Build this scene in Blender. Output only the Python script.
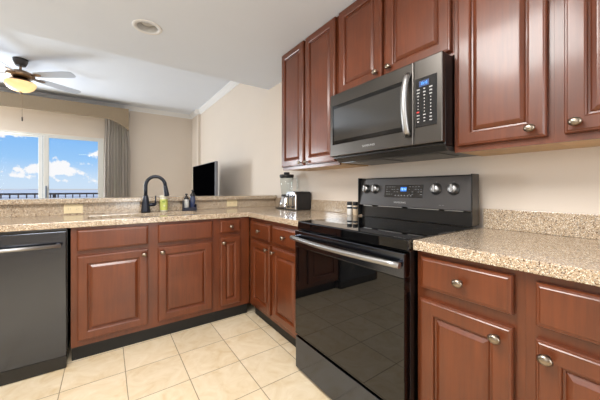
import bpy, bmesh, math, random
from mathutils import Vector, Matrix
random.seed(7)
for o in list(bpy.data.objects): bpy.data.objects.remove(o)
SC = bpy.context.scene
COL = SC.collection
PI = math.pi

# ------------------------------------------------------------------ camera
cd = bpy.data.cameras.new('camera'); cam = bpy.data.objects.new('camera', cd); COL.objects.link(cam)
cam.location = (-1.6485, -0.6528, 1.121)
cam.rotation_euler = (PI/2, 0, -0.611)
cd.sensor_width = 36; cd.sensor_fit = 'HORIZONTAL'; cd.lens = 275.83/600*36
cd.shift_y = -0.01894; cd.clip_start = 0.02; cd.clip_end = 3000
SC.camera = cam
SC.view_settings.view_transform = 'Standard'; SC.view_settings.look = 'None'
SC.view_settings.gamma = 1; SC.view_settings.use_curve_mapping = False
SC.view_settings.exposure = 0.0

def lin(c):
    return tuple(((v/255)/12.92 if v/255 <= .04045 else ((v/255+.055)/1.055)**2.4) for v in c)

# ------------------------------------------------------------------ world: blue sky with small white clouds
def N(nt, t, **kw):
    n = nt.nodes.new(t)
    for k, v in kw.items(): setattr(n, k, v)
    return n
def M_(nt, op, a, b=None, c=None, clamp=False):
    n = N(nt, 'ShaderNodeMath', operation=op); n.use_clamp = clamp
    for i, v in enumerate((a, b, c)):
        if v is None: continue
        if isinstance(v, (int, float)): n.inputs[i].default_value = v
        else: nt.links.new(v, n.inputs[i])
    return n.outputs[0]
def mixc(nt, f, a, b, mode='MIX'):
    n = N(nt, 'ShaderNodeMix', data_type='RGBA', blend_type=mode)
    for i, v in ((0, f), (6, a), (7, b)):
        if isinstance(v, (int, float)): n.inputs[i].default_value = v
        elif isinstance(v, tuple): n.inputs[i].default_value = (*v[:3], 1)
        else: nt.links.new(v, n.inputs[i])
    return n.outputs[2]
w = bpy.data.worlds.new('sky'); SC.world = w; w.use_nodes = True
nt = w.node_tree; nt.nodes.clear()
tc = N(nt, 'ShaderNodeTexCoord'); sp = N(nt, 'ShaderNodeSeparateXYZ'); nt.links.new(tc.outputs['Generated'], sp.inputs[0])
sx, sy, sz = sp.outputs
yy = M_(nt, 'MAXIMUM', sy, 0.05)
S = M_(nt, 'DIVIDE', sx, yy); T = M_(nt, 'DIVIDE', sz, yy)
cmb = N(nt, 'ShaderNodeCombineXYZ'); nt.links.new(S, cmb.inputs[0]); nt.links.new(T, cmb.inputs[1])
nz = N(nt, 'ShaderNodeTexNoise'); nt.links.new(cmb.outputs[0], nz.inputs['Vector'])
nz.inputs['Scale'].default_value = 38; nz.inputs['Detail'].default_value = 5; nz.inputs['Roughness'].default_value = .6
ramp = N(nt, 'ShaderNodeValToRGB'); nt.links.new(sz, ramp.inputs[0])
cr = ramp.color_ramp
cr.elements[0].position = 0.0; cr.elements[0].color = (*lin((206, 226, 246)), 1)
cr.elements[1].position = 1.0; cr.elements[1].color = (*lin((62, 120, 206)), 1)
for p, c in ((.03, (200, 224, 248)), (.08, (156, 203, 249)), (.16, (128, 186, 246)), (.35, (104, 160, 236))):
    e = cr.elements.new(p); e.color = (*lin(c), 1)
blobs = [(-.168,.053,.034,.011,1.0), (-.128,.059,.022,.016,1.1), (-.095,.072,.010,.007,1.0), (-.112,.047,.022,.010,1.1),
         (-.094,.053,.020,.012,1.0), (-.0557,.072,.012,.006,.9), (-.022,.103,.014,.014,1.1), (-.200,.034,.010,.006,.8),
         (-.205,.137,.030,.008,.9), (-.030,.034,.026,.014,.75), (-.165,.031,.028,.006,.6), (-.105,.022,.030,.005,.5),
         (-.3,.09,.05,.02,1), (.1,.08,.06,.02,1), (.3,.12,.08,.03,1), (-.5,.16,.1,.04,1)]
tot = None
for bx_, by_, rx, ry, a in blobs:
    dx = M_(nt, 'MULTIPLY', M_(nt, 'SUBTRACT', S, bx_), 1/rx); dy = M_(nt, 'MULTIPLY', M_(nt, 'SUBTRACT', T, by_), 1/ry)
    q = M_(nt, 'ADD', M_(nt, 'MULTIPLY', dx, dx), M_(nt, 'MULTIPLY', dy, dy))
    g = M_(nt, 'MULTIPLY', M_(nt, 'POWER', 2.718, M_(nt, 'MULTIPLY', q, -.7)), a)
    tot = g if tot is None else M_(nt, 'ADD', tot, g)
dens = M_(nt, 'SUBTRACT', M_(nt, 'ADD', tot, M_(nt, 'MULTIPLY', M_(nt, 'SUBTRACT', nz.outputs[0], .5), 3.6)), .55)
cl = M_(nt, 'MULTIPLY', dens, 3.2, clamp=True)
cl = M_(nt, 'MULTIPLY', cl, M_(nt, 'GREATER_THAN', tot, .08))
skyc = mixc(nt, cl, ramp.outputs[0], lin((250, 250, 252)))
skyc = mixc(nt, M_(nt, 'LESS_THAN', sz, -.0005), skyc, lin((200, 205, 212)))
bg = N(nt, 'ShaderNodeBackground'); nt.links.new(skyc, bg.inputs[0]); bg.inputs[1].default_value = 1.0
out = N(nt, 'ShaderNodeOutputWorld'); nt.links.new(bg.outputs[0], out.inputs[0])

# ------------------------------------------------------------------ lights
def area(name, loc, target, sx_, sy_, power, color=(1, 1, 1)):
    l = bpy.data.lights.new(name, 'AREA'); l.shape = 'RECTANGLE'; l.size = sx_; l.size_y = sy_; l.energy = power; l.color = color
    o = bpy.data.objects.new(name, l); COL.objects.link(o); o.location = loc
    o.rotation_euler = (Vector(target)-Vector(loc)).to_track_quat('-Z', 'Y').to_euler()
    return o
area('kitchen_ceiling_light', (-1.95, .2, 2.33), (-1.95, .2, 0), 1.1, .8, 74, (1, .98, .95))
area('living_window_daylight', (-3.85, 5.85, 1.45), (-1.2, 2.6, 1.2), 1.0, 1.5, 122, (.90, .96, 1))
area('added_side_fill', (-4.9, -.6, 1.6), (0, .6, 1.2), 2.0, 1.5, 40, (.90, .96, 1))  # unseen fill lamp added at the solid left wall, lights cabinet fronts flatly
area('added_rear_fill', (-1.25, -2.75, 1.35), (-1.7, 1.2, 1.2), .9, 1.9, 42, (.90, .96, 1))  # soft fill lamp added behind the camera; the rear wall has no opening

sl = bpy.data.lights.new('sun', 'SUN'); sl.energy = 3.2; sl.angle = .009; sl.color = (1, .97, .92)
so_ = bpy.data.objects.new('sun', sl); COL.objects.link(so_); so_.rotation_euler = Vector((.25, .72, -.65)).to_track_quat('-Z', 'Y').to_euler()
# ------------------------------------------------------------------ materials
def newmat(name):
    m = bpy.data.materials.new(name); m.use_nodes = True
    return m, m.node_tree, m.node_tree.nodes['Principled BSDF']
def mat(name, col, rough=.5, metal=0, var=0, scale=20, coat=0, bump=0, spec=.5, stretch=None, emis=None):
    m, nt, b = newmat(name); c = lin(col)
    b.inputs['Base Color'].default_value = (*c, 1); b.inputs['Roughness'].default_value = rough
    b.inputs['Metallic'].default_value = metal; b.inputs['Coat Weight'].default_value = coat
    b.inputs['Coat Roughness'].default_value = .12; b.inputs['Specular IOR Level'].default_value = spec
    tcn = N(nt, 'ShaderNodeTexCoord'); mp = N(nt, 'ShaderNodeMapping'); nt.links.new(tcn.outputs['Object'], mp.inputs[0])
    if stretch: mp.inputs['Scale'].default_value = stretch
    n = N(nt, 'ShaderNodeTexNoise'); nt.links.new(mp.outputs[0], n.inputs['Vector']); n.inputs['Scale'].default_value = scale
    n.inputs['Detail'].default_value = 4
    if var:
        lo = tuple(v*(1-var) for v in c); hi = tuple(min(1, v*(1+var)) for v in c)
        nt.links.new(mixc(nt, n.outputs[0], lo, hi), b.inputs['Base Color'])
    if bump:
        bp = N(nt, 'ShaderNodeBump'); bp.inputs['Strength'].default_value = bump; bp.inputs['Distance'].default_value = .002
        nt.links.new(n.outputs[0], bp.inputs['Height']); nt.links.new(bp.outputs[0], b.inputs['Normal'])
    if emis:
        b.inputs['Emission Color'].default_value = (*lin(emis[0]), 1); b.inputs['Emission Strength'].default_value = emis[1]
    return m
def wood(name, col, dark, rough=.38, coat=.34):
    m, nt, b = newmat(name)
    tcn = N(nt, 'ShaderNodeTexCoord'); mp = N(nt, 'ShaderNodeMapping'); nt.links.new(tcn.outputs['Object'], mp.inputs[0])
    mp.inputs['Scale'].default_value = (30, 30, 2.0)
    n = N(nt, 'ShaderNodeTexNoise'); nt.links.new(mp.outputs[0], n.inputs['Vector']); n.inputs['Scale'].default_value = 2.2
    n.inputs['Detail'].default_value = 6; n.inputs['Roughness'].default_value = .65
    n2 = N(nt, 'ShaderNodeTexNoise'); nt.links.new(tcn.outputs['Object'], n2.inputs['Vector']); n2.inputs['Scale'].default_value = 4.5
    n2.inputs['Detail'].default_value = 3
    r1 = N(nt, 'ShaderNodeMapRange'); nt.links.new(n.outputs[0], r1.inputs[0]); r1.inputs[1].default_value = .15; r1.inputs[2].default_value = .85
    c1 = mixc(nt, r1.outputs[0], lin(dark), lin(col))
    r2 = N(nt, 'ShaderNodeMapRange'); nt.links.new(n2.outputs[0], r2.inputs[0]); r2.inputs[1].default_value = .35; r2.inputs[2].default_value = .7
    r2.inputs[3].default_value = .82; r2.inputs[4].default_value = 1.12
    cc = N(nt, 'ShaderNodeVectorMath', operation='SCALE'); nt.links.new(c1, cc.inputs[0]); nt.links.new(r2.outputs[0], cc.inputs['Scale'])
    nt.links.new(cc.outputs[0], b.inputs['Base Color'])
    b.inputs['Roughness'].default_value = rough; b.inputs['Coat Weight'].default_value = coat; b.inputs['Coat Roughness'].default_value = .14
    bp = N(nt, 'ShaderNodeBump'); bp.inputs['Strength'].default_value = .05; bp.inputs['Distance'].default_value = .002
    nt.links.new(n.outputs[0], bp.inputs['Height']); nt.links.new(bp.outputs[0], b.inputs['Normal'])
    return m
def granite(name, base, tan, dark, grey, s=1.0):
    m, nt, b = newmat(name)
    tcn = N(nt, 'ShaderNodeTexCoord'); P = tcn.outputs['Object']
    def vor(scale, rnd=1):
        v = N(nt, 'ShaderNodeTexVoronoi'); v.inputs['Scale'].default_value = scale; nt.links.new(P, v.inputs['Vector']); return v
    def noi(scale, det=3):
        v = N(nt, 'ShaderNodeTexNoise'); v.inputs['Scale'].default_value = scale; v.inputs['Detail'].default_value = det; nt.links.new(P, v.inputs['Vector']); return v
    v1 = vor(210*s); sr = N(nt, 'ShaderNodeSeparateColor'); nt.links.new(v1.outputs['Color'], sr.inputs[0])
    a = mixc(nt, M_(nt, 'GREATER_THAN', sr.outputs[0], .55), lin(base), lin(tan))
    a = mixc(nt, M_(nt, 'GREATER_THAN', sr.outputs[1], .86), a, lin((236, 226, 208)))
    v2 = vor(165*s); s2 = N(nt, 'ShaderNodeSeparateColor'); nt.links.new(v2.outputs['Color'], s2.inputs[0])
    cl_ = noi(28*s); thr = M_(nt, 'SUBTRACT', 1.12, M_(nt, 'MULTIPLY', cl_.outputs[0], .58))
    a = mixc(nt, M_(nt, 'GREATER_THAN', s2.outputs[0], thr), a, lin(dark))
    v3 = vor(130*s); s3 = N(nt, 'ShaderNodeSeparateColor'); nt.links.new(v3.outputs['Color'], s3.inputs[0])
    a = mixc(nt, M_(nt, 'MULTIPLY', M_(nt, 'GREATER_THAN', s3.outputs[2], .88), .8), a, lin(grey))
    nt.links.new(a, b.inputs['Base Color'])
    b.inputs['Roughness'].default_value = .2; b.inputs['Coat Weight'].default_value = .3; b.inputs['Coat Roughness'].default_value = .06
    return m
def tile():
    m, nt, b = newmat('floor_tile')
    g = N(nt, 'ShaderNodeNewGeometry'); sp = N(nt, 'ShaderNodeSeparateXYZ'); nt.links.new(g.outputs['Position'], sp.inputs[0])
    def cell(o, off, size):
        u = M_(nt, 'DIVIDE', M_(nt, 'SUBTRACT', o, off), size)
        f = M_(nt, 'FRACT', u); fl = M_(nt, 'FLOOR', u)
        d = M_(nt, 'MULTIPLY', M_(nt, 'MINIMUM', f, M_(nt, 'SUBTRACT', 1, f)), size)
        return d, fl
    dx, fx = cell(sp.outputs[0], -.632, .3075); dy, fy = cell(sp.outputs[1], .742, .302)
    d = M_(nt, 'MINIMUM', dx, dy)
    grout = M_(nt, 'LESS_THAN', d, .0022)
    cmb = N(nt, 'ShaderNodeCombineXYZ'); nt.links.new(fx, cmb.inputs[0]); nt.links.new(fy, cmb.inputs[1])
    wn = N(nt, 'ShaderNodeTexWhiteNoise', noise_dimensions='3D'); nt.links.new(cmb.outputs[0], wn.inputs['Vector'])
    off = N(nt, 'ShaderNodeVectorMath', operation='SCALE'); nt.links.new(wn.outputs['Color'], off.inputs[0]); off.inputs['Scale'].default_value = 9
    ad = N(nt, 'ShaderNodeVectorMath', operation='ADD'); nt.links.new(g.outputs['Position'], ad.inputs[0]); nt.links.new(off.outputs[0], ad.inputs[1])
    n = N(nt, 'ShaderNodeTexNoise'); nt.links.new(ad.outputs[0], n.inputs['Vector']); n.inputs['Scale'].default_value = 7; n.inputs['Detail'].default_value = 7
    n.inputs['Distortion'].default_value = 1.4; n.inputs['Roughness'].default_value = .62
    rp = N(nt, 'ShaderNodeValToRGB'); nt.links.new(n.outputs[0], rp.inputs[0]); c = rp.color_ramp
    c.elements[0].position = .3; c.elements[0].color = (*lin((212, 187, 147)), 1)
    c.elements[1].position = .72; c.elements[1].color = (*lin((232, 216, 189)), 1)
    e = c.elements.new(.45); e.color = (*lin((221, 201, 168)), 1)
    tv = N(nt, 'ShaderNodeMapRange'); nt.links.new(wn.outputs['Value'], tv.inputs[0]); tv.inputs[3].default_value = .95; tv.inputs[4].default_value = 1.04
    sc = N(nt, 'ShaderNodeVectorMath', operation='SCALE'); nt.links.new(rp.outputs[0], sc.inputs[0]); nt.links.new(tv.outputs[0], sc.inputs['Scale'])
    col = mixc(nt, grout, sc.outputs[0], lin((150, 132, 108)))
    nt.links.new(col, b.inputs['Base Color'])
    r = M_(nt, 'ADD', .34, M_(nt, 'MULTIPLY', grout, .45)); nt.links.new(r, b.inputs['Roughness'])
    bp = N(nt, 'ShaderNodeBump'); bp.inputs['Strength'].default_value = .5; bp.inputs['Distance'].default_value = .002
    hh = M_(nt, 'ADD', M_(nt, 'MULTIPLY', M_(nt, 'MINIMUM', M_(nt, 'MULTIPLY', d, 200), 1), 1), M_(nt, 'MULTIPLY', n.outputs[0], .25))
    nt.links.new(hh, bp.inputs['Height']); nt.links.new(bp.outputs[0], b.inputs['Normal'])
    return m
def steel(name, col, rough=.3, sc=(2, 2, 300), aniso=0):
    m, nt, b = newmat(name); c = lin(col)
    b.inputs['Metallic'].default_value = 1; b.inputs['Base Color'].default_value = (*c, 1)
    tcn = N(nt, 'ShaderNodeTexCoord'); mp = N(nt, 'ShaderNodeMapping'); nt.links.new(tcn.outputs['Object'], mp.inputs[0]); mp.inputs['Scale'].default_value = sc
    n = N(nt, 'ShaderNodeTexNoise'); nt.links.new(mp.outputs[0], n.inputs['Vector']); n.inputs['Scale'].default_value = 3
    r = N(nt, 'ShaderNodeMapRange'); nt.links.new(n.outputs[0], r.inputs[0]); r.inputs[3].default_value = rough*.8; r.inputs[4].default_value = rough*1.2
    nt.links.new(r.outputs[0], b.inputs['Roughness'])
    return m
def glass(name, tint=(1, 1, 1), rough=0.0, lo=.035, hi=.6):
    m, nt, b = newmat(name)
    nt.nodes.remove(b); o = nt.nodes['Material Output']
    t = N(nt, 'ShaderNodeBsdfTransparent'); t.inputs[0].default_value = (*tint, 1)
    g = N(nt, 'ShaderNodeBsdfGlossy'); g.inputs['Roughness'].default_value = rough
    lw = N(nt, 'ShaderNodeLayerWeight'); lw.inputs[0].default_value = .5
    fo = M_(nt, 'ADD', M_(nt, 'MULTIPLY', M_(nt, 'POWER', lw.outputs['Facing'], 4.0), hi), lo)
    mx = N(nt, 'ShaderNodeMixShader'); nt.links.new(fo, mx.inputs[0]); nt.links.new(t.outputs[0], mx.inputs[1]); nt.links.new(g.outputs[0], mx.inputs[2])
    nt.links.new(mx.outputs[0], o.inputs[0])
    return m

WALL = mat('wall_paint', (218, 206, 193), .7, var=.02, scale=3, bump=.05)
CEIL = mat('ceiling_paint', (221, 228, 240), .8, var=.015, scale=4, bump=.08)
TRIMW = mat('white_trim', (228, 229, 231), .45, var=.01)
TILE = tile()
CHERRY = wood('cherry_wood', (114, 54, 22), (82, 37, 14))
CHERRYU = CHERRY
MAPLE = wood('pale_maple', (206, 168, 120), (186, 146, 98), .5, .1)
TOE = mat('black_toe_kick', (12, 12, 12), .5, var=.1)
GRAN = granite('granite', (188, 169, 145), (172, 147, 118), (104, 82, 64), (146, 137, 125), 1.9)
PEWTER = steel('pewter', (146, 134, 120), .3)
BSTEEL = steel('black_stainless', (88, 92, 101), .16, (2, 300, 2))
MWSTEEL = steel('stainless', (94, 90, 86), .33, (2, 300, 2))
BRIGHT = steel('bright_steel', (168, 167, 166), .38)
BLKGLASS = mat('black_glass', (7, 7, 8), .02, spec=.55)
SMOKE = mat('smoked_glass', (34, 32, 30), .08, coat=1, spec=.8)
BLACK = mat('black_enamel', (14, 14, 15), .28, coat=.3)
BLKPL = mat('black_plastic', (24, 24, 26), .45, var=.1)
NAVYMET = mat('matte_black_metal', (40, 44, 54), .34, metal=.5)
ALMOND = mat('almond_plastic', (226, 208, 168), .35)
SLOT = mat('dark_slot', (60, 48, 36), .6)
BLUELED = mat('blue_display', (40, 120, 210), .4, emis=((70, 160, 255), 1.6))
WHITEPRINT = mat('white_print', (165, 165, 165), .5)
GREYPRINT = mat('grey_print', (120, 120, 122), .5)
REDPRINT = mat('red_print', (190, 50, 50), .5)
DARKPANEL = mat('dark_panel', (20, 20, 22), .15, coat=.6)

# ------------------------------------------------------------------ mesh builder
class MB:
    def __init__(s): s.bm = bmesh.new()
    def _add(s, b2):
        me = bpy.data.meshes.new('t'); b2.to_mesh(me); b2.free(); s.bm.from_mesh(me); bpy.data.meshes.remove(me); return s
    def box(s, x0, x1, y0, y1, z0, z1, bev=0, seg=2):
        b = bmesh.new(); bmesh.ops.create_cube(b, size=1)
        for v in b.verts: v.co = Vector((x0+(x1-x0)*(v.co.x+.5), y0+(y1-y0)*(v.co.y+.5), z0+(z1-z0)*(v.co.z+.5)))
        if bev: bmesh.ops.bevel(b, geom=list(b.edges), offset=bev, segments=seg, affect='EDGES', profile=.5)
        bmesh.ops.recalc_face_normals(b, faces=list(b.faces))
        return s._add(b)
    def rings(s, x0, x1, z0, z1, prof, back=0.0):
        """panel facing -Y; prof = [(inset, y)...], first ring closed by a back face, last by a cap"""
        b = bmesh.new(); R = []
        for i, y in [(prof[0][0], back)]+list(prof):
            R.append([b.verts.new(p) for p in ((x0+i, y, z0+i), (x1-i, y, z0+i), (x1-i, y, z1-i), (x0+i, y, z1-i))])
        for a, c in zip(R, R[1:]):
            for k in range(4): b.faces.new((a[k], a[(k+1) % 4], c[(k+1) % 4], c[k]))
        b.faces.new(R[0][::-1]); b.faces.new(R[-1])
        bmesh.ops.recalc_face_normals(b, faces=list(b.faces))
        return s._add(b)
    def prism(s, pts, axis, a0, a1, bev=0):
        """closed 2-D outline extruded along an axis"""
        b = bmesh.new()
        def P(p, a):
            return {'x': (a, p[0], p[1]), 'y': (p[0], a, p[1]), 'z': (p[0], p[1], a)}[axis]
        A = [b.verts.new(P(p, a0)) for p in pts]; B = [b.verts.new(P(p, a1)) for p in pts]
        n = len(pts)
        b.faces.new(A); b.faces.new(B[::-1])
        for k in range(n): b.faces.new((A[k], B[k], B[(k+1) % n], A[(k+1) % n]))
        bmesh.ops.recalc_face_normals(b, faces=list(b.faces))
        if bev:
            bmesh.ops.bevel(b, geom=[e for e in b.edges if len(e.link_faces) == 2 and e.calc_face_angle() > .5], offset=bev, segments=2, affect='EDGES', profile=.5)
        return s._add(b)
    def slab(s, xs, ys, keep, z0, z1, bev=.003):
        b = bmesh.new(); V = {}
        def v(i, j, k):
            if (i, j, k) not in V: V[(i, j, k)] = b.verts.new((xs[i], ys[j], (z0, z1)[k]))
            return V[(i, j, k)]
        K = {(i, j) for i in range(len(xs)-1) for j in range(len(ys)-1) if keep((xs[i]+xs[i+1])/2, (ys[j]+ys[j+1])/2)}
        for (i, j) in K:
            b.faces.new((v(i, j, 1), v(i+1, j, 1), v(i+1, j+1, 1), v(i, j+1, 1)))
            b.faces.new((v(i, j, 0), v(i, j+1, 0), v(i+1, j+1, 0), v(i+1, j, 0)))
            for (di, dj, a, c) in ((-1, 0, (i, j+1), (i, j)), (1, 0, (i+1, j), (i+1, j+1)), (0, -1, (i, j), (i+1, j)), (0, 1, (i+1, j+1), (i, j+1))):
                if (i+di, j+dj) not in K:
                    b.faces.new((v(*a, 0), v(*c, 0), v(*c, 1), v(*a, 1)))
        bmesh.ops.recalc_face_normals(b, faces=list(b.faces))
        if bev:
            bmesh.ops.bevel(b, geom=[e for e in b.edges if len(e.link_faces) == 2 and e.calc_face_angle() > .5], offset=bev, segments=2, affect='EDGES', profile=.5)
        return s._add(b)
    def lathe(s, prof, n=24, c=(0, 0, 0), axis='z', sxy=(1, 1), cap=True):
        b = bmesh.new(); R = []
        for r, h in prof:
            if r < 1e-6: R.append([b.verts.new((0, 0, h))])
            else: R.append([b.verts.new((r*math.cos(2*PI*k/n)*sxy[0], r*math.sin(2*PI*k/n)*sxy[1], h)) for k in range(n)])
        for A, B in zip(R, R[1:]):
            for k in range(n):
                a0, a1 = A[k % len(A)], A[(k+1) % len(A)]; b0, b1 = B[k % len(B)], B[(k+1) % len(B)]
                f = [a0, a1, b1, b0]; f2 = []
                for q in f:
                    if q not in f2: f2.append(q)
                if len(f2) > 2: b.faces.new(f2)
        if cap and len(R[0]) > 1: b.faces.new(R[0][::-1])
        if cap and len(R[-1]) > 1: b.faces.new(R[-1])
        for f in b.faces: f.smooth = len(f.verts) <= 4
        bmesh.ops.recalc_face_normals(b, faces=list(b.faces))
        rot = {'z': Matrix.Identity(3), '-y': Matrix.Rotation(PI/2, 3, 'X'), '-x': Matrix.Rotation(-PI/2, 3, 'Y'), 'x': Matrix.Rotation(PI/2, 3, 'Y')}[axis]
        for v in b.verts: v.co = rot @ v.co + Vector(c)
        return s._add(b)
    def tube(s, pts, r, n=10, flat=None):
        """round tube along points; r number or list; flat=(a,b) elliptical factors"""
        b = bmesh.new(); pts = [Vector(p) for p in pts]; R = []
        up = Vector((0, 0, 1))
        for i, p in enumerate(pts):
            t = (pts[min(i+1, len(pts)-1)]-pts[max(i-1, 0)]).normalized()
            ref = Vector((1, 0, 0)) if abs(t.z) > .9 else up
            if i == 0: side = t.cross(ref).normalized()
            else:
                side = (side - t*side.dot(t)).normalized()
            nn = side.cross(t).normalized()
            rr = r[i] if isinstance(r, (list, tuple)) else r
            fa = flat or (1, 1)
            R.append([b.verts.new(p+side*math.cos(2*PI*k/n)*rr*fa[0]+nn*math.sin(2*PI*k/n)*rr*fa[1]) for k in range(n)])
        for A, B in zip(R, R[1:]):
            for k in range(n):
                f = b.faces.new((A[k], A[(k+1) % n], B[(k+1) % n], B[k])); f.smooth = True
        b.faces.new(R[0][::-1]); b.faces.new(R[-1])
        bmesh.ops.recalc_face_normals(b, faces=list(b.faces))
        return s._add(b)
    def text(s, txt, size, loc, face='-y', thick=.0006, sx=1.0):
        """raised lettering; face '-y': reads left to right along +X"""
        cu = bpy.data.curves.new('t', 'FONT'); cu.body = txt; cu.size = size; cu.extrude = thick; cu.align_x = 'CENTER'; cu.align_y = 'CENTER'
        cu.resolution_u = 3
        o = bpy.data.objects.new('t', cu); COL.objects.link(o)
        bpy.context.view_layer.update()
        me = bpy.data.meshes.new_from_object(o.evaluated_get(bpy.context.evaluated_depsgraph_get()))
        bpy.data.objects.remove(o); bpy.data.curves.remove(cu)
        Mx = Matrix.Translation(loc) @ (Matrix.Rotation(PI/2, 4, 'X') if face == '-y' else Matrix.Identity(4)) @ Matrix.Diagonal((sx, 1, 1, 1))
        me.transform(Mx); s.bm.from_mesh(me); bpy.data.meshes.remove(me); return s
    def xform(s, Mx):
        bmesh.ops.transform(s.bm, matrix=Mx, verts=list(s.bm.verts)); return s
    def build(s, name, m, parent=None, label=None):
        me = bpy.data.meshes.new(name); s.bm.to_mesh(me); s.bm.free(); me.materials.append(m)
        o = bpy.data.objects.new(name, me); COL.objects.link(o)
        if parent: o.parent = parent
        if label: o['label'] = label
        return o
def tag(o, label, cat, group=None):
    o['label'] = label; o['category'] = cat
    if group: o['group'] = group
    return o
def thing(name, label, cat, loc=(0, 0, 0), rz=0, group=None):
    o = bpy.data.objects.new(name, None); COL.objects.link(o); o.location = loc; o.rotation_euler = (0, 0, rz); o.empty_display_size = .1
    return tag(o, label, cat, group)
def struct(o): o['kind'] = 'structure'; return o
def box(name, m, *a, parent=None, bev=0, **k): return MB().box(*a, bev=bev, **k).build(name, m, parent)

# ------------------------------------------------------------------ the setting
XL, YN, YF, HC, HL = -5.0, -2.8, 5.95, 2.35, 2.79
struct(box('floor', TILE, XL-.1, .1, YN-.1, YF+.1, -.1, 0))
struct(box('wall_right', WALL, 0, .12, YN-.12, YF+.12, 0, HL))
struct(box('wall_left', WALL, XL-.12, XL, YN-.12, YF+.12, 0, HL))
struct(box('wall_rear', WALL, XL, 0, YN-.12, YN, 0, HL))
# far wall around the sliding glass door
WX0, WX1, WZ = -4.05, -1.70, 2.10
struct(MB().slab([XL, WX0, WX1, 0], [0, WZ, HL], lambda x, y: not (WX0 < x < WX1 and y < WZ), -.0, .14, 0)
       .xform(Matrix(((1, 0, 0, 0), (0, 0, 1, YF), (0, 1, 0, 0), (0, 0, 0, 1)))).build('wall_far', WALL))
# corner pier where the far wall meets the right wall
struct(box('wall_pier', WALL, -.05, 0, 5.42, YF, 0, HL))
struct(box('ceiling', CEIL, XL-.1, .1, 2.38, YF+.1, HL, HL+.1))
# dropped kitchen ceiling with a round hole for the can light
def kitchen_ceiling():
    b = bmesh.new(); cx, cy, r, n = -1.395, 1.735, .078, 32
    sq = []
    h = .2
    for k in range(n):
        a = 2*PI*k/n; c, s_ = math.cos(a), math.sin(a); m_ = max(abs(c), abs(s_))
        sq.append((cx+h*c/m_, cy+h*s_/m_))
    ci = [b.verts.new((cx+r*math.cos(2*PI*k/n), cy+r*math.sin(2*PI*k/n), HC)) for k in range(n)]
    so = [b.verts.new((x, y, HC)) for x, y in sq]
    for k in range(n): b.faces.new((ci[k], ci[(k+1) % n], so[(k+1) % n], so[k]))
    X = [XL-.1, cx-h, cx+h, .1]; Y = [YN-.1, cy-h, cy+h, 2.38]
    for i in range(3):
        for j in range(3):
            if i == 1 and j == 1: continue
            b.faces.new([b.verts.new((x, y, HC)) for x, y in ((X[i], Y[j]), (X[i], Y[j+1]), (X[i+1], Y[j+1]), (X[i+1], Y[j]))])
    # soffit face, top and sides close the slab
    t = HL+.1
    b.faces.new([b.verts.new(p) for p in ((X[0], 2.38, HC), (X[3], 2.38, HC), (X[3], 2.38, t), (X[0], 2.38, t))])
    b.faces.new([b.verts.new(p) for p in ((X[0], Y[0], t), (X[3], Y[0], t), (X[3], 2.38, t), (X[0], 2.38, t))])
    b.faces.new([b.verts.new(p) for p in ((X[0], Y[0], HC), (X[0], Y[0], t), (X[0], 2.38, t), (X[0], 2.38, HC))])
    b.faces.new([b.verts.new(p) for p in ((X[3], Y[0], HC), (X[3], Y[0], t), (X[3], 2.38, t), (X[3], 2.38, HC))])
    b.faces.new([b.verts.new(p) for p in ((X[0], Y[0], HC), (X[3], Y[0], HC), (X[3], Y[0], t), (X[0], Y[0], t))])
    m = MB(); m._add(b); return struct(m.build('ceiling_kitchen', CEIL))
kitchen_ceiling()
# crown moulding (profile: depth, drop)
CP = [(0, 0), (.075, 0), (.07, -.012), (.055, -.02), (.03, -.05), (.014, -.062), (.012, -.078), (0, -.078)]
struct(MB().prism([(YF-d, HL+z) for d, z in CP], 'x', XL, 0).build('trim_1', TRIMW))
struct(MB().prism([(-d, HL+z) for d, z in CP], 'y', 2.38, 5.42).build('trim_2', TRIMW))
struct(MB().prism([(-.05-d, HL+z) for d, z in CP], 'y', 5.42, YF).build('trim_3', TRIMW))
struct(MB().prism([(5.42-d, HL+z) for d, z in CP], 'x', -.125, 0).build('trim_4', TRIMW))
struct(box('baseboard_far', TRIMW, WX1+.06, -.05, YF-.015, YF, 0, .1))
struct(box('baseboard_right', TRIMW, -.015, 0, 2.4, 5.42, 0, .1))
# pony wall behind the sink run
PX0 = -2.50
struct(box('wall_peninsula', WALL, PX0, 0, 2.206, 2.33, 0, 1.003))

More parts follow.
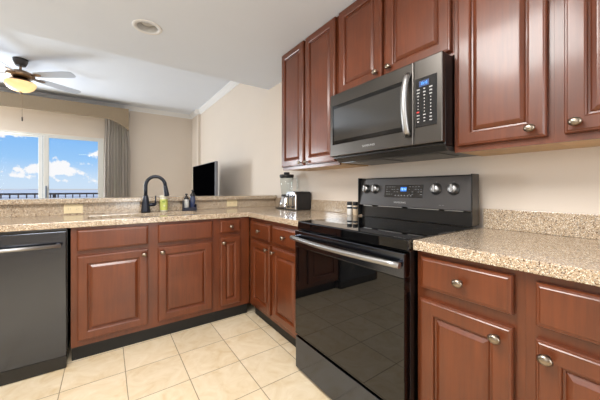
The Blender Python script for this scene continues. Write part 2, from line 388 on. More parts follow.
# sliding glass door
ALU = mat('door_frame_paint', (214, 214, 210), .4)
ALUG = mat('grey_door_seal', (120, 128, 140), .5)
def sliding_door():
    f = MB(); y0, y1 = YF+.02, YF+.12
    f.box(WX0, WX1, y0, y1, WZ-.035, WZ); f.box(WX0, WX0+.055, y0, y1, 0, WZ-.035); f.box(WX1-.045, WX1, y0, y1, 0, WZ-.035); f.box(WX0, WX1, y0, y1, 0, .04)
    d = struct(f.build('window_1', ALU))
    m = MB().box(-2.575, -2.50, YF+.03, YF+.065, .04, WZ-.035, .003).box(-1.79, -1.745, YF+.03, YF+.065, .04, WZ-.035, .003)
    m.box(-2.5, -1.79, YF+.03, YF+.065, .04, .14).box(-2.5, -1.79, YF+.03, YF+.065, WZ-.065, WZ-.035); m.build('sliding_sash', ALU, d)
    m = MB().box(-2.645, -2.585, YF+.075, YF+.11, .04, WZ-.035, .003).box(WX0+.055, WX0+.11, YF+.075, YF+.11, .04, WZ-.035, .003)
    m.box(WX0+.11, -2.645, YF+.075, YF+.11, .04, .14).box(WX0+.11, -2.645, YF+.075, YF+.11, WZ-.065, WZ-.035); m.build('fixed_sash', ALU, d)
    G = glass('window_glass', lo=.0015, hi=.15)
    MB().box(-2.5, -1.79, YF+.045, YF+.05, .14, WZ-.065).build('glass_pane', G, d)
    MB().box(WX0+.11, -2.645, YF+.09, YF+.095, .14, WZ-.065).build('glass_pane', G, d)
    MB().box(-2.583, -2.576, YF+.035, YF+.09, .04, WZ-.035).build('weather_seal', ALUG, d)
    h = MB().box(-2.548, -2.522, YF+.0, YF+.029, .95, 1.17, .006); h.build('door_handle', ALUG, d)
sliding_door()
# outdoors: balcony, railing, far land and hills
CONC = mat('balcony_concrete', (196, 192, 186), .8, var=.05)
RAILM = mat('bronze_railing', (92, 78, 72), .5)
struct(box('balcony_slab', CONC, -6, .5, YF+.14, 8.1, -.15, -.02))
rl = thing('balcony_railing', 'brown metal balcony railing with upright posts outside the sliding glass door', 'railing', (0, 8.0, 0))
MB().box(-5.2, -.6, -.03, .03, .98, 1.02, .004).build('top_rail', RAILM, rl)
MB().box(-5.2, -.6, -.02, .02, .08, .11).build('bottom_rail', RAILM, rl)
x = -5.15; k = 0
while x < -.6:
    MB().box(x-.011, x+.011, -.011, .011, .11, .98).build('baluster', RAILM, rl); x += .1345
for px in (-2.66, -.95, -4.4): MB().box(px-.03, px+.03, -.03, .03, -.02, .98).build('railing_post', RAILM, rl)
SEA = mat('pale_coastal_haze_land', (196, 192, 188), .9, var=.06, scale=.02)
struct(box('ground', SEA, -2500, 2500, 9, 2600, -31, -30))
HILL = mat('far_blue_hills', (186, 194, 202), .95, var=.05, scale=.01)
pts = [(-1800, -30)]
for i in range(80):
    xx = -1800+i*45
    pts.append((xx, -7+3*math.sin(i*.42)+2*math.sin(i*1.13+1)+(2 if i % 9 < 4 else 0)))
pts.append((1800, -30))
struct(MB().prism(pts, 'y', 1500, 1600).build('hills', HILL))

# cornice box over the door, fabric covered
CORN = mat('tan_cornice_fabric', (152, 135, 112), .85, var=.06, scale=60, stretch=(1, 1, .3))
cn = thing('window_cornice', 'tan fabric covered cornice box above the sliding glass door', 'cornice')
def cornice():
    y0, y1 = 5.62, YF
    x0, x1, zt = -4.4, -1.30, 2.66
    pts = [(x0, zt), (x1, zt), (x1, 2.265)]
    for k in range(9):
        a = k/8; pts.append((x1-.03-.36*a, 2.275+.155*math.sin(a*PI/2)))
    pts += [(x1-.42, 2.43), (x0+.42, 2.43), (x0+.03, 2.275), (x0, 2.265)]
    MB().prism(pts, 'y', y0, y0+.02, .002).build('front_board', CORN, cn)
    MB().box(x0, x1, y0+.02, y1-.001, zt-.02, zt).build('top_board', CORN, cn)
    for a, b in ((x0, x0+.02), (x1-.02, x1)): MB().box(a, b, y0+.02, y1-.001, 2.265, zt-.02).build('side_board', CORN, cn)
cornice()
CURT = mat('taupe_curtain', (206, 198, 190), .85, var=.05, scale=80)
def curtain(name, x0, x1, y, zt, label, n=9):
    b = bmesh.new(); NX, NZ = n*10, 26; V = []
    for j in range(NZ+1):
        t = j/NZ; z = zt+(0.03-zt)*t; row = []
        pinch = 1-.10*math.exp(-((t-.12)/.12)**2)
        for i in range(NX+1):
            u = i/NX; ph = u*n*2*PI+.5*math.sin(3*u*PI+t)
            am = .028*(.55+.45*t)
            xx = x0+(x1-x0)*(.5+(u-.5)*(pinch+.05*t))+.012*math.sin(ph*2)
            row.append(b.verts.new((xx, y+am*math.sin(ph)+.008*math.sin(ph*.37+t*3), z)))
        V.append(row)
    for j in range(NZ):
        for i in range(NX):
            f = b.faces.new((V[j][i], V[j][i+1], V[j+1][i+1], V[j+1][i])); f.smooth = True
    bmesh.ops.solidify(b, geom=list(b.faces), thickness=.003)
    m = MB(); m._add(b); o = m.build(name, CURT); tag(o, label, 'curtain'); return o
curtain('curtain', -1.70, -1.265, 5.78, 2.62, 'grey taupe pleated curtain hanging at the right side of the sliding glass door')

# television on a console in the living room
TVB = mat('screen_black', (3, 3, 4), .45, spec=.0)
TVB.node_tree.nodes['Principled BSDF'].inputs['IOR'].default_value = 1.02
cs = thing('tv_console', 'low dark console below the black television against the living room wall', 'console', (-.40, 3.78, 0))
CW = wood('dark_console_wood', (88, 62, 46), (66, 46, 34))
MB().box(-.22, .22, -.8, .8, .10, .62, .004).build('console_body', CW, cs)
MB().box(-.24, .24, -.83, .83, .62, .65, .004).build('console_top', CW, cs)
for yy_ in (-.78, -.26, .27): MB().box(-.235, -.221, yy_, yy_+.5, .13, .59, .003).build('door', CW, cs)
for xx_ in (-.19, .15):
    for yy_ in (-.76, .72): MB().box(xx_, xx_+.04, yy_, yy_+.04, 0, .10).build('leg', CW, cs)
tv = thing('television', 'large flat black television standing by the right wall beyond the counter ledge', 'television', (-.40, 3.78, .651))
TVF = mat('grey_tv_frame', (128, 130, 136), .35, metal=.6)
MB().box(-.012, .03, -.60, .60, .10, .855, .004).build('tv_frame', TVF, tv)
MB().box(-.0155, -.0122, -.592, .592, .110, .847).build('screen', TVB, tv)
for yy_ in (-.45, .45): MB().box(-.12, .12, yy_-.015, yy_+.015, 0, .012, .003).box(-.012, .02, yy_-.015, yy_+.015, .012, .12).build('stand_foot', TVF, tv)

# recessed can light
cl_ = thing('recessed_light', 'round white recessed can light, switched off, in the kitchen ceiling', 'ceiling light', (-1.395, 1.735, HC))
CANW = mat('can_baffle_grey', (214, 214, 214), .5)
MB().lathe([(.072, .0), (.072, -.004), (.098, -.005), (.102, -.001), (.102, 0)], 40, cap=False).build('trim_ring', TRIMW, cl_)
def can():
    b = bmesh.new(); n = 40; P = [(.0745, .001), (.073, .05), (.07, .10), (0.0001, .102)]
    R = [[b.verts.new((r*math.cos(2*PI*k/n), r*math.sin(2*PI*k/n), h)) for k in range(n)] for r, h in P]
    for A, B in zip(R, R[1:]):
        for k in range(n): b.faces.new((A[k], B[k], B[(k+1) % n], A[(k+1) % n])).smooth = True
    m = MB(); m._add(b); return m
can().build('baffle', CANW, cl_)
MB().lathe([(0, .101), (.03, .1), (.055, .07), (.058, .045), (.04, .028), (0, .022)], 28).build('bulb', mat('frosted_bulb_off', (205, 205, 204), .4), cl_)

# ceiling fan
BRUSH = steel('fan_bronze', (150, 128, 108), .3)
FBLK = mat('fan_dark_canopy', (70, 66, 64), .45, metal=.4)
BLADE = mat('fan_blade_grey', (176, 184, 198), .5)
FX, FY = -2.56, 4.33
fan = thing('ceiling_fan', 'five bladed ceiling fan with a glowing amber glass bowl light', 'ceiling fan', (FX, FY, HL))
MB().lathe([(.05, -.085), (.055, -.075), (.072, -.03), (.075, 0), (0, 0)][::-1], 28).build('canopy', FBLK, fan)
MB().lathe([(.013, -.04), (.013, -.16)], 12).build('downrod', BRUSH, fan)
MB().lathe([(.0, -.135), (.03, -.14), (.075, -.155), (.125, -.175), (.14, -.195), (.14, -.215), (.118, -.235), (.07, -.25), (0, -.255)], 36).build('motor_housing', BRUSH, fan)
for k in range(5):
    a = math.radians(-36+72*k)
    Mx = Matrix.Rotation(a, 4, 'Z') @ Matrix.Translation((0, 0, -.205)) @ Matrix.Rotation(math.radians(-12), 4, 'X')
    outl = [(.19, -.045), (.30, -.058), (.60, -.066), (.68, -.060), (.70, -.045), (.705, 0), (.695, .04), (.66, .062), (.60, .066), (.30, .058), (.19, .045)]
    bl = MB().prism(outl, 'z', -.003, .003, .001).xform(Mx).build('blade', BLADE, fan)
    MB().prism([(.10, -.016), (.20, -.03), (.25, -.02), (.27, 0), (.25, .02), (.20, .03), (.10, .016)], 'z', -.009, -.0032, .001).xform(Mx).build('blade_bracket', BRUSH, fan)
MB().lathe([(0, -.25), (.06, -.252), (.10, -.268), (.125, -.285), (.135, -.295), (.135, -.302), (0, -.302)], 36).build('light_fitter', BRUSH, fan)
def bowl_mat():
    m, nt, b = newmat('amber_glass_lit')
    b.inputs['Base Color'].default_value = (*lin((190, 160, 120)), 1); b.inputs['Roughness'].default_value = .3
    lw = N(nt, 'ShaderNodeTexNoise'); lw.inputs['Scale'].default_value = 9
    tcn = N(nt, 'ShaderNodeTexCoord'); nt.links.new(tcn.outputs['Object'], lw.inputs['Vector'])
    nt.links.new(mixc(nt, lw.outputs[0], lin((255, 190, 100)), lin((255, 232, 180))), b.inputs['Emission Color'])
    b.inputs['Emission Strength'].default_value = 1.0
    return m
MB().lathe([(.150, -.302), (.153, -.312), (.148, -.335), (.128, -.372), (.09, -.402), (.045, -.418), (0, -.422)], 40).build('glass_bowl', bowl_mat(), fan)
MB().lathe([(.014, -.42), (.016, -.428), (.01, -.436), (0, -.44)], 16).build('finial', BRUSH, fan)
pc = MB().tube([(.015, 0, -.43), (.015, 0, -.74)], .0022, 6).build('pull_chain', BRUSH, fan)
MB().lathe([(0, -.80), (.008, -.79), (.008, -.745), (0, -.735)], 10, (.015, 0, 0)).build('pull_knob', FBLK, pc)
pl = bpy.data.lights.new('fan_bulb', 'POINT'); pl.energy = 2; pl.color = (1, .86, .66); pl.shadow_soft_size = .12
po = bpy.data.objects.new('fan_bulb', pl); COL.objects.link(po); po.location = (0, 0, -.62); po.parent = fan

# ------------------------------------------------------------------ cabinets
DOORP = [(0, -.013), (.003, -.017), (.007, -.0175), (.010, -.020), (.050, -.020), (.053, -.0185), (.056, -.0165), (.058, -.008), (.064, -.007), (.067, -.010), (.080, -.0175), (.083, -.018)]
NARROWP = [(0, -.013), (.003, -.017), (.007, -.0175), (.010, -.020), (.042, -.020), (.045, -.0185), (.048, -.0165), (.050, -.008), (.056, -.007), (.060, -.010), (.072, -.0165), (.074, -.017)]
DRAWP = [(0, -.012), (.003, -.0165), (.009, -.018), (.012, -.020)]
def knob(parent, x, z, y=-.020):
    m = MB().lathe([(.008, 0), (.0055, .004), (.005, .012), (.009, .016), (.015, .019), (.0165, .023), (.0145, .028), (.008, .0315), (0, .032)], 20, (x, y, z), '-y', (1.12, .9))
    return m.build('knob', PEWTER, parent)
def door(parent, x0, x1, z0, z1, kx=None, kz=None):
    p = NARROWP if (x1-x0) < .22 else DOORP
    d = MB().rings(x0, x1, z0, z1, p, .006).build('door', CHERRY, parent)
    if kx is not None: knob(d, kx, kz)
    return d
def drawer(parent, x0, x1, z0, z1, kn=True, name='drawer'):
    d = MB().rings(x0, x1, z0, z1, DRAWP, .006).build(name, CHERRY, parent)
    if kn: knob(d, (x0+x1)/2, (z0+z1)/2)
    return d
def carcass(parent, w_, dep, z0, z1, toe=True, sink=False):
    e = .0001
    if not sink:
        MB().box(e, w_-e, .006, dep, z0, z1).build('body', CHERRY, parent)
    else:
        m = MB().box(e, .02, .006, dep, z0, z1).box(w_-.02, w_-e, .006, dep, z0, z1).box(.02, w_-.02, .006, .02, z0, z1)
        m.box(.02, w_-.02, dep-.01, dep, z0, z1).box(.02, w_-.02, .02, dep-.01, z0, z0+.02); m.build('body', CHERRY, parent)
    if toe: MB().box(e, w_-e, .055, dep, 0, z0-.001).build('toe_kick', TOE, parent)
ZD0, ZD1, ZR0, ZR1, ZB, ZT = .145, .690, .722, .855, .105, .873
YP = 1.611     # cabinet face of the sink run
XS = -.61      # cabinet face of the stove run
R_ = -PI/2
# sink base
c1 = thing('sink_base_cabinet', 'cherry sink base cabinet with two doors, between dishwasher and narrow cabinet', 'cabinet', (-1.836, YP, 0))
carcass(c1, .9269, .57, ZB, ZT, sink=True)
drawer(c1, .032, .431, ZR0, ZR1, False, 'false_drawer_front'); drawer(c1, .496, .892, ZR0, ZR1, False, 'false_drawer_front')
door(c1, .032, .431, ZD0, ZD1, .405, .655); door(c1, .496, .892, ZD0, ZD1, .522, .655)
c2 = thing('narrow_base_cabinet', 'narrow cherry cabinet with one drawer over a slim door, right of the sink cabinet', 'cabinet', (-.909, YP, 0))
carcass(c2, .299, .57, ZB, ZT)
drawer(c2, .031, .207, ZR0+.03, ZR1, True); door(c2, .031, .207, ZD0, ZD1+.025, .055, .672)
# stove run, left of the stove
c3 = thing('double_base_cabinet', 'cherry cabinet with two drawers and two doors, between the corner and the stove', 'cabinet', (XS, YP, 0), R_)
carcass(c3, .826, .585, ZB, ZT)
drawer(c3, .073, .395, .712, .838); drawer(c3, .442, .79, .712, .838)
door(c3, .073, .395, ZD0, .682, .365, .645); door(c3, .442, .79, ZD0, .682, .470, .645)
# right of the stove
c4 = thing('single_base_cabinet', 'cherry cabinet with one drawer over one door, directly right of the stove', 'cabinet', (XS, -.004, 0), R_)
carcass(c4, .3559, .585, ZB, ZT)
drawer(c4, .025, .328, .73, .852); door(c4, .021, .328, ZD0, .688, .288, .648)
c5 = thing('wide_base_cabinet', 'wide cherry cabinet at the right edge of the photo, below the speckled counter', 'cabinet', (XS, -.36, 0), R_)
carcass(c5, .76, .585, ZB, ZT)
drawer(c5, .028, .37, .722, .848, False); drawer(c5, .40, .735, .722, .848, False)
door(c5, .028, .37, ZD0, .684, .055, .644); door(c5, .40, .735, ZD0, .684, .708, .644)
# upper cabinets
ZU, ZUD, ZC = 1.29, 1.316, HC-.001
XU = -.305
def upper(name, label, ytop, w_, z0, doors, stub=False):
    t = thing(name, label, 'wall cabinet', (XU, ytop, 0), R_)
    e = .0001; dep = .304
    m = MB().box(e, w_-e, .006, .019, z0, ZC).box(e, .016, .019, dep, z0+.016, ZC).box(w_-.016, w_-e, .019, dep, z0+.016, ZC)
    m.build('body', CHERRY, t)
    MB().box(e, w_-e, .0195, dep, z0+.004, z0+.0155).build('bottom_panel', MAPLE, t, 'pale unfinished underside')
    MB().box(.016, w_-.016, dep-.01, dep, z0+.016, ZC).build('back_panel', CHERRY, t)
    for (a, b, z_, kx, kz) in doors: door(t, a, b, z_, ZC-.004, kx, kz)
    return t
upper('upper_cabinet', 'tall cherry wall cabinet with two doors left of the microwave, nearest the living room', 1.548, .765, ZU,
      [(.010, .352, ZUD, .322, 1.337), (.380, .738, ZUD, .412, 1.337)])
upper('upper_cabinet', 'short cherry wall cabinet with two doors mounted above the microwave', .782, .784, 1.755,
      [(.012, .378, 1.775, .345, 1.815), (.404, .774, 1.775, .438, 1.815)])
upper('upper_cabinet', 'tall cherry wall cabinet with one door directly right of the microwave', -.003, .3559, ZU, [(.022, .338, ZUD, .294, 1.35)])
upper('upper_cabinet', 'cherry wall cabinet at the right edge of the photo, above the speckled counter', -.359, .76, ZU,
      [(.030, .375, ZUD, .062, 1.35), (.40, .735, ZUD, .705, 1.35)])

# ------------------------------------------------------------------ countertops
ct = thing('countertop', 'L shaped beige speckled granite countertop holding the sink, running to the stove', 'countertop')
ZK0, ZK = .8745, .914
SX0, SX1, SY0, SY1 = -1.76, -1.00, 1.70, 1.99
YS = .778
MB().slab([PX0, SX0, SX1, -.638, 0-.001], [YS, 1.588, SY0, SY1, 2.184+.02],
          lambda x, y: (y > 1.588 or x > -.638) and not (SX0 < x < SX1 and SY0 < y < SY1), ZK0, ZK, .004).build('slab', GRAN, ct)
MB().box(PX0, -.0225, 2.184, 2.2045, ZK+.0005, 1.003, .001).build('backsplash', GRAN, ct)
MB().box(-.0215, -.001, YS, 2.2045, ZK+.0005, 1.016, .002).build('backsplash', GRAN, ct)
ct2 = thing('countertop', 'beige speckled granite countertop right of the stove', 'countertop')
MB().box(-.640, -.001, -1.14, -.003, ZK0, ZK, .004).build('slab', GRAN, ct2)
MB().box(-.0215, -.001, -1.14, -.014, ZK+.0005, 1.016, .002).build('backsplash', GRAN, ct2)
lg = tag(MB().box(PX0-.03, -.0225, 2.140, 2.46, 1.0045, 1.043, .006).build('bar_ledge', GRAN), 'raised granite bar ledge above the sink backsplash', 'ledge')
# sink
SINKM = steel('sink_steel', (196, 194, 190), .3)
sk = thing('kitchen_sink', 'undermounted steel sink set in the counter before the black faucet', 'sink', (0, 0, 0))
m = MB().box(SX0-.012, SX0, SY0-.012, SY1+.012, .70, .8735).box(SX1, SX1+.012, SY0-.012, SY1+.012, .70, .8735)
m.box(SX0, SX1, SY0-.012, SY0, .70, .8735).box(SX0, SX1, SY1, SY1+.012, .70, .8735).box(SX0-.012, SX1+.012, SY0-.012, SY1+.012, .69, .70)
m.build('basin', SINKM, sk)
MB().lathe([(.045, .7005), (.045, .704), (.03, .705), (0, .702)], 24, (-1.38, 1.85, 0)).build('drain', BRIGHT, sk)

# faucet
fc = thing('faucet', 'matte black gooseneck pull down faucet behind the sink', 'faucet', (-1.372, 2.075, ZK+.0008), math.radians(-8))
MB().lathe([(.036, 0), (.037, .006), (.036, .02), (.028, .09), (.020, .14), (.0155, .15), (0, .15)], 24).build('base', NAVYMET, fc)
gp = [(0, 0, .15), (0, 0, .19), (0, 0, .23)]
for k in range(1, 13):
    a = PI*k/12; gp.append((.076-.076*math.cos(a), 0, .23+.082*math.sin(a)))
gp = [(p[0], -p[0]*.12, p[2]) for p in gp]
MB().tube(gp, .0145, 14).build('spout', NAVYMET, fc)
MB().tube([(.150, -.018, .235), (.153, -.018, .222), (.158, -.019, .19), (.165, -.020, .145), (.166, -.020, .139)], [.0155, .0165, .018, .0215, .0195], 16).build('spray_head', NAVYMET, fc)
MB().tube([(.01, 0, .065), (.075, -.003, .067)], [.0145, .0145], 14).build('handle_hub', NAVYMET, fc)
MB().tube([(.074, -.003, .062), (.0755, -.003, .10), (.076, -.004, .145)], [.010, .006, .006], 10).build('lever', NAVYMET, fc)

# green labelled soap bottle
LIME = mat('lime_label', (204, 210, 112), .5, var=.12, scale=60)
CREAM = mat('cream_plastic', (232, 228, 205), .4)
sb = thing('soap_bottle', 'green labelled cylindrical bottle with a cream cap behind the faucet spout', 'bottle', (-1.222, 2.125, ZK+.0008))
MB().lathe([(.029, 0), (.032, .003), (.032, .118), (.030, .122), (0, .122)], 28).build('body', CREAM, sb)
MB().lathe([(.0326, .012), (.0328, .0125), (.0328, .110), (.0326, .1105)], 32).build('label', LIME, sb)
MB().lathe([(.0315, .1225), (.0325, .125), (.0325, .142), (.030, .146), (0, .146)], 28).build('cap', CREAM, sb)
m = MB().box(-.018, .006, -.0345, -.0332, .088, .096).box(-.016, .002, -.0345, -.0332, .076, .081)
m.build('print', mat('dark_green_print', (120, 150, 40), .5), sb)
MB().lathe([(.009, 0), (.009, .0012), (0, .0012)], 14, (0, -.0333, .05), '-y').build('print', mat('pale_print', (226, 228, 170), .5), sb)

# caddy with two dispensers
NAVY = mat('navy_caddy', (30, 34, 52), .4)
CLR = mat('clear_bottle', (182, 180, 176), .15, coat=.6)
BLUEL = mat('blue_soap', (42, 52, 84), .2, coat=.5)
cad = thing('sink_caddy', 'small dark navy caddy on the counter behind the sink', 'caddy', (-1.008, 2.085, ZK+.0008))
MB().box(-.060, .060, -.030, .030, 0, .006, .002).box(-.060, .060, .026, .030, .006, .095, .001).box(-.060, .060, -.030, -.026, .006, .030, .001)\
    .box(-.060, -.056, -.026, .026, .006, .095, .001).box(.056, .060, -.026, .026, .006, .060, .001).build('tray', NAVY, cad)
def dispenser(name, x, h, label, bodym):
    t = thing(name, label, 'dispenser', (-1.008+x, 2.085-.0, ZK+.0075))
    MB().lathe([(.021, 0), (.0235, .004), (.0235, h*.82), (.018, h*.93), (.011, h), (0, h)], 24).build('bottle', bodym, t)
    MB().lathe([(.0205, h*.86), (.0245, h*.86), (.0245, h*.95), (.013, h+.004), (.012, h+.014), (.0, h+.014)], 20).build('collar', BLKPL, t)
    MB().lathe([(.006, h+.014), (.006, h+.024), (.011, h+.026), (.012, h+.034), (.006, h+.038), (0, h+.038)], 16).tube([(0, 0, h+.031), (-.004, -.03, h+.027)], .005, 8).build('pump', BLKPL, t)
dispenser('soap_dispenser', -.027, .115, 'shorter clear dispenser with black pump, left in the sink caddy', CLR)
dispenser('soap_dispenser', .029, .150, 'taller blue filled dispenser with black pump, right in the sink caddy', BLUEL)

# outlets on the splash
def outlet(x, z, w_, label):
    t = thing('wall_outlet', label, 'outlet', (x, 2.1838, z))
    MB().box(-w_/2, w_/2, -.005, -.0005, -.036, .036, .0015).build('cover_plate', ALMOND, t)
    for sx_ in (-.026, .026):
        f = MB().box(sx_-.017, sx_+.017, -.0075, -.0052, -.014, .014, .001).build('socket', ALMOND, t)
        MB().box(sx_-.009, sx_-.0015, -.0079, -.0076, -.006, -.0045).box(sx_-.009, sx_-.0015, -.0079, -.0076, .0045, .006).box(sx_+.006, sx_+.010, -.0079, -.0076, -.002, .002).build('socket_slots', SLOT, f)
outlet(-1.866, .960, .118, 'almond double outlet plate in the splash above the dishwasher end')
outlet(-.551, .966, .115, 'almond double outlet plate in the splash near the corner, right of the caddy')

# ------------------------------------------------------------------ dishwasher
dw = thing('dishwasher', 'black stainless dishwasher with a bar handle at the left end of the sink run', 'dishwasher', (-2.452, 1.590, 0))
MB().box(.004, .600, .030, .58, .10, .868).build('tub', BLACK, dw)
MB().box(.004, .600, .0, .029, .858, .871, .001).build('control_strip', BLACK, dw)
MB().box(.003, .597, .0, .029, .083, .856, .004).build('door', BSTEEL, dw)
MB().box(.006, .597, .004, .05, .004, .080, .002).build('kick_plate', BLACK, dw)
hd = MB().tube([(.035, -.045, .775), (.575, -.045, .775)], .011, 16, (1, 1)).build('handle', BRIGHT, dw)
for a_ in (.045, .548): MB().box(a_, a_+.017, -.040, 0, .768, .782, .002).build('handle_mount', BRIGHT, hd)
pe = box('end_panel', CHERRY, PX0+.012, -2.4535, YP, 2.18, 0, ZT); tag(pe, 'cherry end panel closing the dishwasher end of the sink run', 'end panel')

# ------------------------------------------------------------------ stove
WD = .775
st = thing('stove', 'black electric glass top range between the cabinets', 'stove', (-.69, .774, 0), R_)
# local x: 0..WD to the right, local y: 0 front .. .69 wall
MB().box(.006, WD-.006, .045, .665, .03, .895, .003).build('body', BLACK, st)
MB().box(.03, WD-.03, .08, .60, .0, .029).build('base', TOE, st)
ctp = MB().box(.0, WD, .022, .60, .868, .9185, .006).build('cooktop', BLKGLASS, st)
RINGM = mat('burner_ring_print', (60, 60, 62), .15, coat=.5)
def ringd(cx, cy, r):
    b = bmesh.new(); n = 48
    A = [b.verts.new((cx+r*math.cos(2*PI*k/n), cy+r*math.sin(2*PI*k/n), .9188)) for k in range(n)]
    B = [b.verts.new((cx+(r-.003)*math.cos(2*PI*k/n), cy+(r-.003)*math.sin(2*PI*k/n), .9188)) for k in range(n)]
    for k in range(n): b.faces.new((A[k], A[(k+1) % n], B[(k+1) % n], B[k]))
    m = MB(); m._add(b); m.build('burner_ring', RINGM, ctp)
for a in ((.20, .19, .105), (.575, .19, .085), (.20, .45, .075), (.575, .45, .105), (.388, .46, .05)): ringd(*a)
# oven door: steel band, black glass, with handle
od = MB().box(.004, WD-.004, .0, .043, .765, .864, .003).build('door_band', BSTEEL, st)
MB().box(.004, WD-.004, .002, .043, .226, .7635, .002).build('door_glass', BLKGLASS, st)
MB().box(.30, .34, -.0012, -.0002, .844, .849).box(.35, .47, -.0012, -.0002, .846, .849).build('vent_slots', TOE, od)
hp = []
for k in range(17):
    t = k/16; hp.append((.008+t*(WD-.010), -.030-.026*math.sin(PI*t), .822))
hh_ = MB().tube(hp, .0125, 16).build('handle', BRIGHT, st)
for a_ in (.012, WD-.034): MB().box(a_, a_+.022, -.036, .0, .810, .834, .004).build('handle_mount', BSTEEL, hh_)
MB().box(.006, WD-.006, .003, .043, .018, .212, .004).build('storage_drawer', BSTEEL, st)
# back guard
bgd = MB().box(.006, WD-.006, .598, .645, .9188, .998, .003).build('backguard_base', BLACK, st)
pts = [(.575, 1.004), (.645, 1.004), (.645, 1.196), (.610, 1.196), (.600, 1.190)]
bp_ = MB().prism(pts, 'x', .0, WD, .003).build('control_panel', mat('dark_steel_panel', (84, 82, 82), .38, metal=.8), st)
for a_ in (-.004, WD-.004): MB().box(a_, a_+.008, .568, .645, .93, 1.198, .002).build('side_cap', BLACK, st)
MB().box(.04, .12, .580, .59, .9985, 1.0035).box(.17, .36, .580, .59, .9985, 1.0035).box(.40, .60, .580, .59, .9985, 1.0035).box(.63, .73, .580, .59, .9985, 1.0035).build('vent_trim', BRIGHT, st)
# panel face frame: slope .025 over .186 ; helper placing on face
import math as _m
tilt = _m.atan2(.025, .186)
Mf = Matrix.Translation((0, .575, 1.004)) @ Matrix.Rotation(-tilt, 4, 'X')
dsp = MB().box(.222, .500, -.0012, .004, .060, .142, .0008).xform(Mf).build('display_glass', DARKPANEL, bp_)
MB().box(.345, .388, -.0020, -.0013, .100, .128).xform(Mf).build('clock_window', mat('clock_blue', (24, 84, 160), .4, emis=((40, 120, 220), .7)), dsp)
MB().text('12:12', .019, (.3665, -.0024, .114)).xform(Mf).build('clock_digits', mat('clock_digit', (170, 215, 255), .4, emis=((170, 215, 255), 1.2)), dsp)
m = MB()
random.seed(3)
for r, zz in enumerate((.128, .112, .096, .080)):
    for xx_ in (.236, .256, .276, .296, .316):
        if random.random() < .75: m.box(xx_, xx_+random.choice((.008, .012, .014)), -.0017, -.0013, zz, zz+.003)
    for xx_ in (.405, .425, .445, .465, .482):
        if random.random() < .8: m.box(xx_, xx_+random.choice((.006, .009, .012)), -.0017, -.0013, zz, zz+.003)
for xx_ in (.305, .328, .350, .372, .394, .416): m.box(xx_, xx_+.009, -.0017, -.0013, .070, .077)
m.xform(Mf).build('key_print', GREYPRINT, dsp)
MB().text('SAMSUNG', .0155, (.345, -.0012, .028), sx=1.25).xform(Mf).build('brand_lettering', WHITEPRINT, bp_)
m = MB()
for xx_ in (.60, .618): m.box(xx_, xx_+.012, -.0008, -.0001, .022, .0245)
m.xform(Mf).build('small_print', GREYPRINT, bp_)
for kx in (.060, .142, .578, .676):
    kb = MB().lathe([(.031, .0002), (.031, .004), (.027, .008), (.025, .022), (.022, .026), (0, .027)], 28, (kx, 0, .116), '-y').xform(Mf).build('knob', BRIGHT, bp_)
    MB().box(kx-.006, kx+.006, -.036, -.0272, .116-.023, .116+.023, .003).xform(Mf).build('knob_grip', BRIGHT, kb)
    MB().lathe([(.034, 0), (.034, .002), (.0315, .0022), (0, .0022)], 28, (kx, 0, .116), '-y').xform(Mf).build('knob_bezel', BLKPL, kb)
    MB().box(kx-.0015, kx+.0015, -.001, -.0002, .116+.037, .116+.043).xform(Mf).build('index_mark', GREYPRINT, kb)

# ------------------------------------------------------------------ microwave
mw = thing('microwave', 'stainless over the range microwave with a bowed handle and black keypad', 'microwave', (-.404, .767, 0), R_)
WM = .767; Z0, Z1 = 1.335, 1.748
MB().box(.002, WM-.002, .030, .402, 1.322, Z1, .003).build('case', BLACK, mw)
MB().prism([(.06, 1.298), (.402, 1.298), (.402, 1.3215), (.034, 1.3215)], 'x', .02, WM-.005, .002).build('hood_base', mat('hood_grey', (78, 76, 74), .35, metal=.6), mw)
MB().box(.06, .36, .10, .30, 1.294, 1.2978, .001).box(.42, .70, .10, .30, 1.294, 1.2978, .001).build('grease_filter', mat('filter_grey', (120, 118, 114), .4, metal=.7), mw)
MB().box(.05, .15, .064, .09, 1.2955, 1.2978).build('cooktop_lamp', mat('lamp_lens', (190, 205, 225), .3), mw)
md = MB().box(.0, .622, .0, .029, Z0, Z1, .005).build('door', MWSTEEL, mw)
MB().box(.028, .576, -.0035, -.0002, 1.412, 1.672, .001).build('window_surround', BLKGLASS, md)
MB().box(.045, .556, -.0050, -.0037, 1.436, 1.648, .0005).build('door_window', SMOKE, md)
MB().text('SAMSUNG', .0165, (.335, -.0008, 1.373), sx=1.25).build('brand_lettering', WHITEPRINT, md)
ptsH = []
for k in range(17):
    t = k/16; ptsH.append((.596, -.012-.030*math.sin(PI*t)**.8 if 0 < t < 1 else -.006, 1.385+t*.31))
hm = MB().tube(ptsH, .0165, 14, (1.0, .75)).build('handle', BRIGHT, md)
MB().box(.586, .606, -.012, -.0004, 1.385, 1.405, .003).build('handle_mount', BRIGHT, hm); MB().box(.586, .606, -.012, -.0004, 1.675, 1.695, .003).build('handle_mount', BRIGHT, hm)
mc = MB().box(.624, WM, .0, .029, Z0, Z1, .005).build('control_fascia', MWSTEEL, mw)
kp = MB().box(.634, .742, -.003, -.0002, 1.418, 1.655, .001).build('keypad', DARKPANEL, mc)
MB().box(.655, .705, -.0042, -.0032, 1.612, 1.640).build('clock_window', mat('clock_blue_dim', (40, 60, 100), .4, emis=((50, 80, 140), .3)), kp)
MB().text('12:12', .017, (.681, -.0046, 1.626), sx=.9).build('clock_digits', BLUELED, kp)
m = MB(); rp_ = MB()
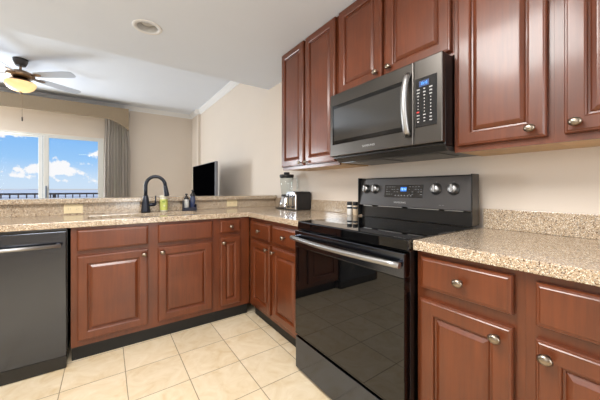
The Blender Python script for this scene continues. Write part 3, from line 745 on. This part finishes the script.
for r in range(11):
    zz = 1.597-r*.0155
    for c_ in range(3):
        xx_ = .640+c_*.032
        wv = random.choice((.009, .013, .016)) if r in (0, 1, 2, 8, 9, 10) else .005
        if r == 7 and c_ == 0: rp_.box(xx_+.003, xx_+.016, -.0038, -.0032, zz-.001, zz+.007)
        else: m.box(xx_+.010-wv/2, xx_+.010+wv/2, -.0038, -.0032, zz, zz+(.005 if r > 2 else .006))
m.build('key_print', WHITEPRINT, kp); rp_.build('stop_key', REDPRINT, kp)

# ------------------------------------------------------------------ counter items
CHROME = steel('chrome', (210, 210, 212), .12)
tp = tag(thing('toaster', '', 'toaster', (-.026, 1.56, ZK+.0008)), 'black toaster with a chrome end panel on the counter left of the stove', 'toaster')
prof = []
for k in range(9): a = PI/2*k/8; prof.append((-.085+.035-.035*math.cos(a)-.0, .140+.035*math.sin(a)))
tp_out = [(-.085, .010)]+[(-.05-.035*math.cos(PI/2*k/8), .143+.035*math.sin(PI/2*k/8)) for k in range(9)]+[(.05+.035*math.sin(PI/2*k/8), .143+.035*math.cos(PI/2*k/8)) for k in range(9)]+[(.085, .010)]
MB().prism(tp_out, 'x', -.165, .0, .002).build('housing', BLKPL, tp)
MB().box(-.16, -.005, -.075, .075, 0, .0095).build('base', BLKPL, tp)
ep = MB().prism([(y*.97, z*.985) for y, z in tp_out], 'x', -.182, -.1655, .003).build('end_panel', CHROME, tp)
for yy_ in (-.038, .038):
    MB().box(-.1835, -.1822, yy_-.006, yy_+.006, .05, .15).build('lever_slot', BLKPL, ep)
    MB().box(-.20, -.1836, yy_-.018, yy_+.018, .125, .138, .003).build('lever', BLKPL, ep)
    MB().lathe([(.011, .0), (.010, .012), (0, .013)], 16, (-.1823, yy_, .032), '-x').build('dial', BLKPL, ep)
MB().box(-.14, -.02, -.045, -.020, .1782, .1790).box(-.14, -.02, .020, .045, .1782, .1790).build('bread_slot', TOE, tp)

JAR = glass('jar_glass', (.93, .95, .95), .03)
bl = thing('blender', 'glass jar countertop blender with a black lid behind the toaster', 'blender', (-.116, 1.775, ZK+.0008))
bb = MB().prism([(-.085, -.08), (.08, -.08), (.08, .08), (-.085, .08)], 'z', 0, .012, .003).build('foot', BLKPL, bl)
b_ = bmesh.new()
MB().lathe([(.083, .0125), (.085, .02), (.078, .06), (.062, .105), (.058, .125), (0, .126)], 32).build('motor_base', CHROME, bl)
MB().lathe([(.016, 0), (.016, .014), (0, .015)], 18, (-.045, -.062, .05), '-y').build('control_dial', BLKPL, bl)
def jar():
    b = bmesh.new(); n = 32
    P = [(.052, .13), (.056, .16), (.066, .25), (.071, .325), (.068, .325), (.063, .25), (.053, .165), (.049, .138), (0.0001, .138)]
    R = [[b.verts.new((r*math.cos(2*PI*k/n), r*math.sin(2*PI*k/n), h)) for k in range(n)] for r, h in P]
    for A, B in zip(R, R[1:]):
        for k in range(n): b.faces.new((A[k], A[(k+1) % n], B[(k+1) % n], B[k])).smooth = True
    m = MB(); m._add(b); return m
MB().lathe([(.056, .1265), (.058, .13), (.056, .145), (.0525, .146), (.0525, .1275)], 28).build('jar_collar', BLKPL, bl)
jr = jar().build('jar', JAR, bl)
MB().tube([(.068, -.02, .31), (.10, -.035, .31), (.108, -.04, .28), (.104, -.04, .21), (.085, -.032, .175), (.060, -.02, .172)], [.006, .008, .008, .008, .007, .006], 10).build('handle', JAR, jr)
MB().lathe([(.066, .318), (.074, .326), (.075, .345), (.070, .352), (.03, .354), (.030, .372), (.026, .376), (0, .376)], 32).build('lid', BLKPL, bl)
MB().lathe([(.012, .139), (.010, .15), (0, .152)], 12).box(-.030, .030, -.006, .006, .148, .150).box(-.006, .006, -.03, .03, .152, .154).build('blades', CHROME, bl)

# salt and pepper
def shaker(x, y, fill, label):
    t = thing('spice_shaker', label, 'shaker', (x, y, ZK+.0008), group=None)
    MB().lathe([(.018, 0), (.020, .003), (.020, .070), (.018, .076), (0, .076)], 20).build('bottle', fill, t)
    MB().lathe([(.019, .0765), (.020, .078), (.020, .100), (.018, .104), (0, .104)], 20).build('cap', BLKPL, t)
    MB().lathe([(.0203, .050), (.0204, .0505), (.0204, .064), (.0203, .0645)], 20).build('label', mat('blue_black_label', (36, 44, 56), .4), t)
shaker(-.085, .900, mat('white_salt', (226, 224, 220), .3, coat=.5), 'small white filled shaker with a black cap, left of the pair beside the stove')
shaker(-.068, .855, mat('pale_spice', (206, 186, 160), .3, coat=.5, var=.2), 'small spice shaker with a black cap, touching the stove side of the pair')

# repeats of one kind share a group phrase
GROUPS = {'upper_cabinet': 'cherry wall cabinets along the stove wall', 'wall_outlet': 'outlets in the granite splash',
          'soap_dispenser': 'dispensers in the sink caddy', 'spice_shaker': 'shakers beside the stove',
          'countertop': 'granite countertops', 'base_cabinet': 'cherry base cabinets under the granite counters'}
for o in list(bpy.data.objects):
    if o.parent is None and 'category' in o:
        for key, g in GROUPS.items():
            if key in o.name: o['group'] = g
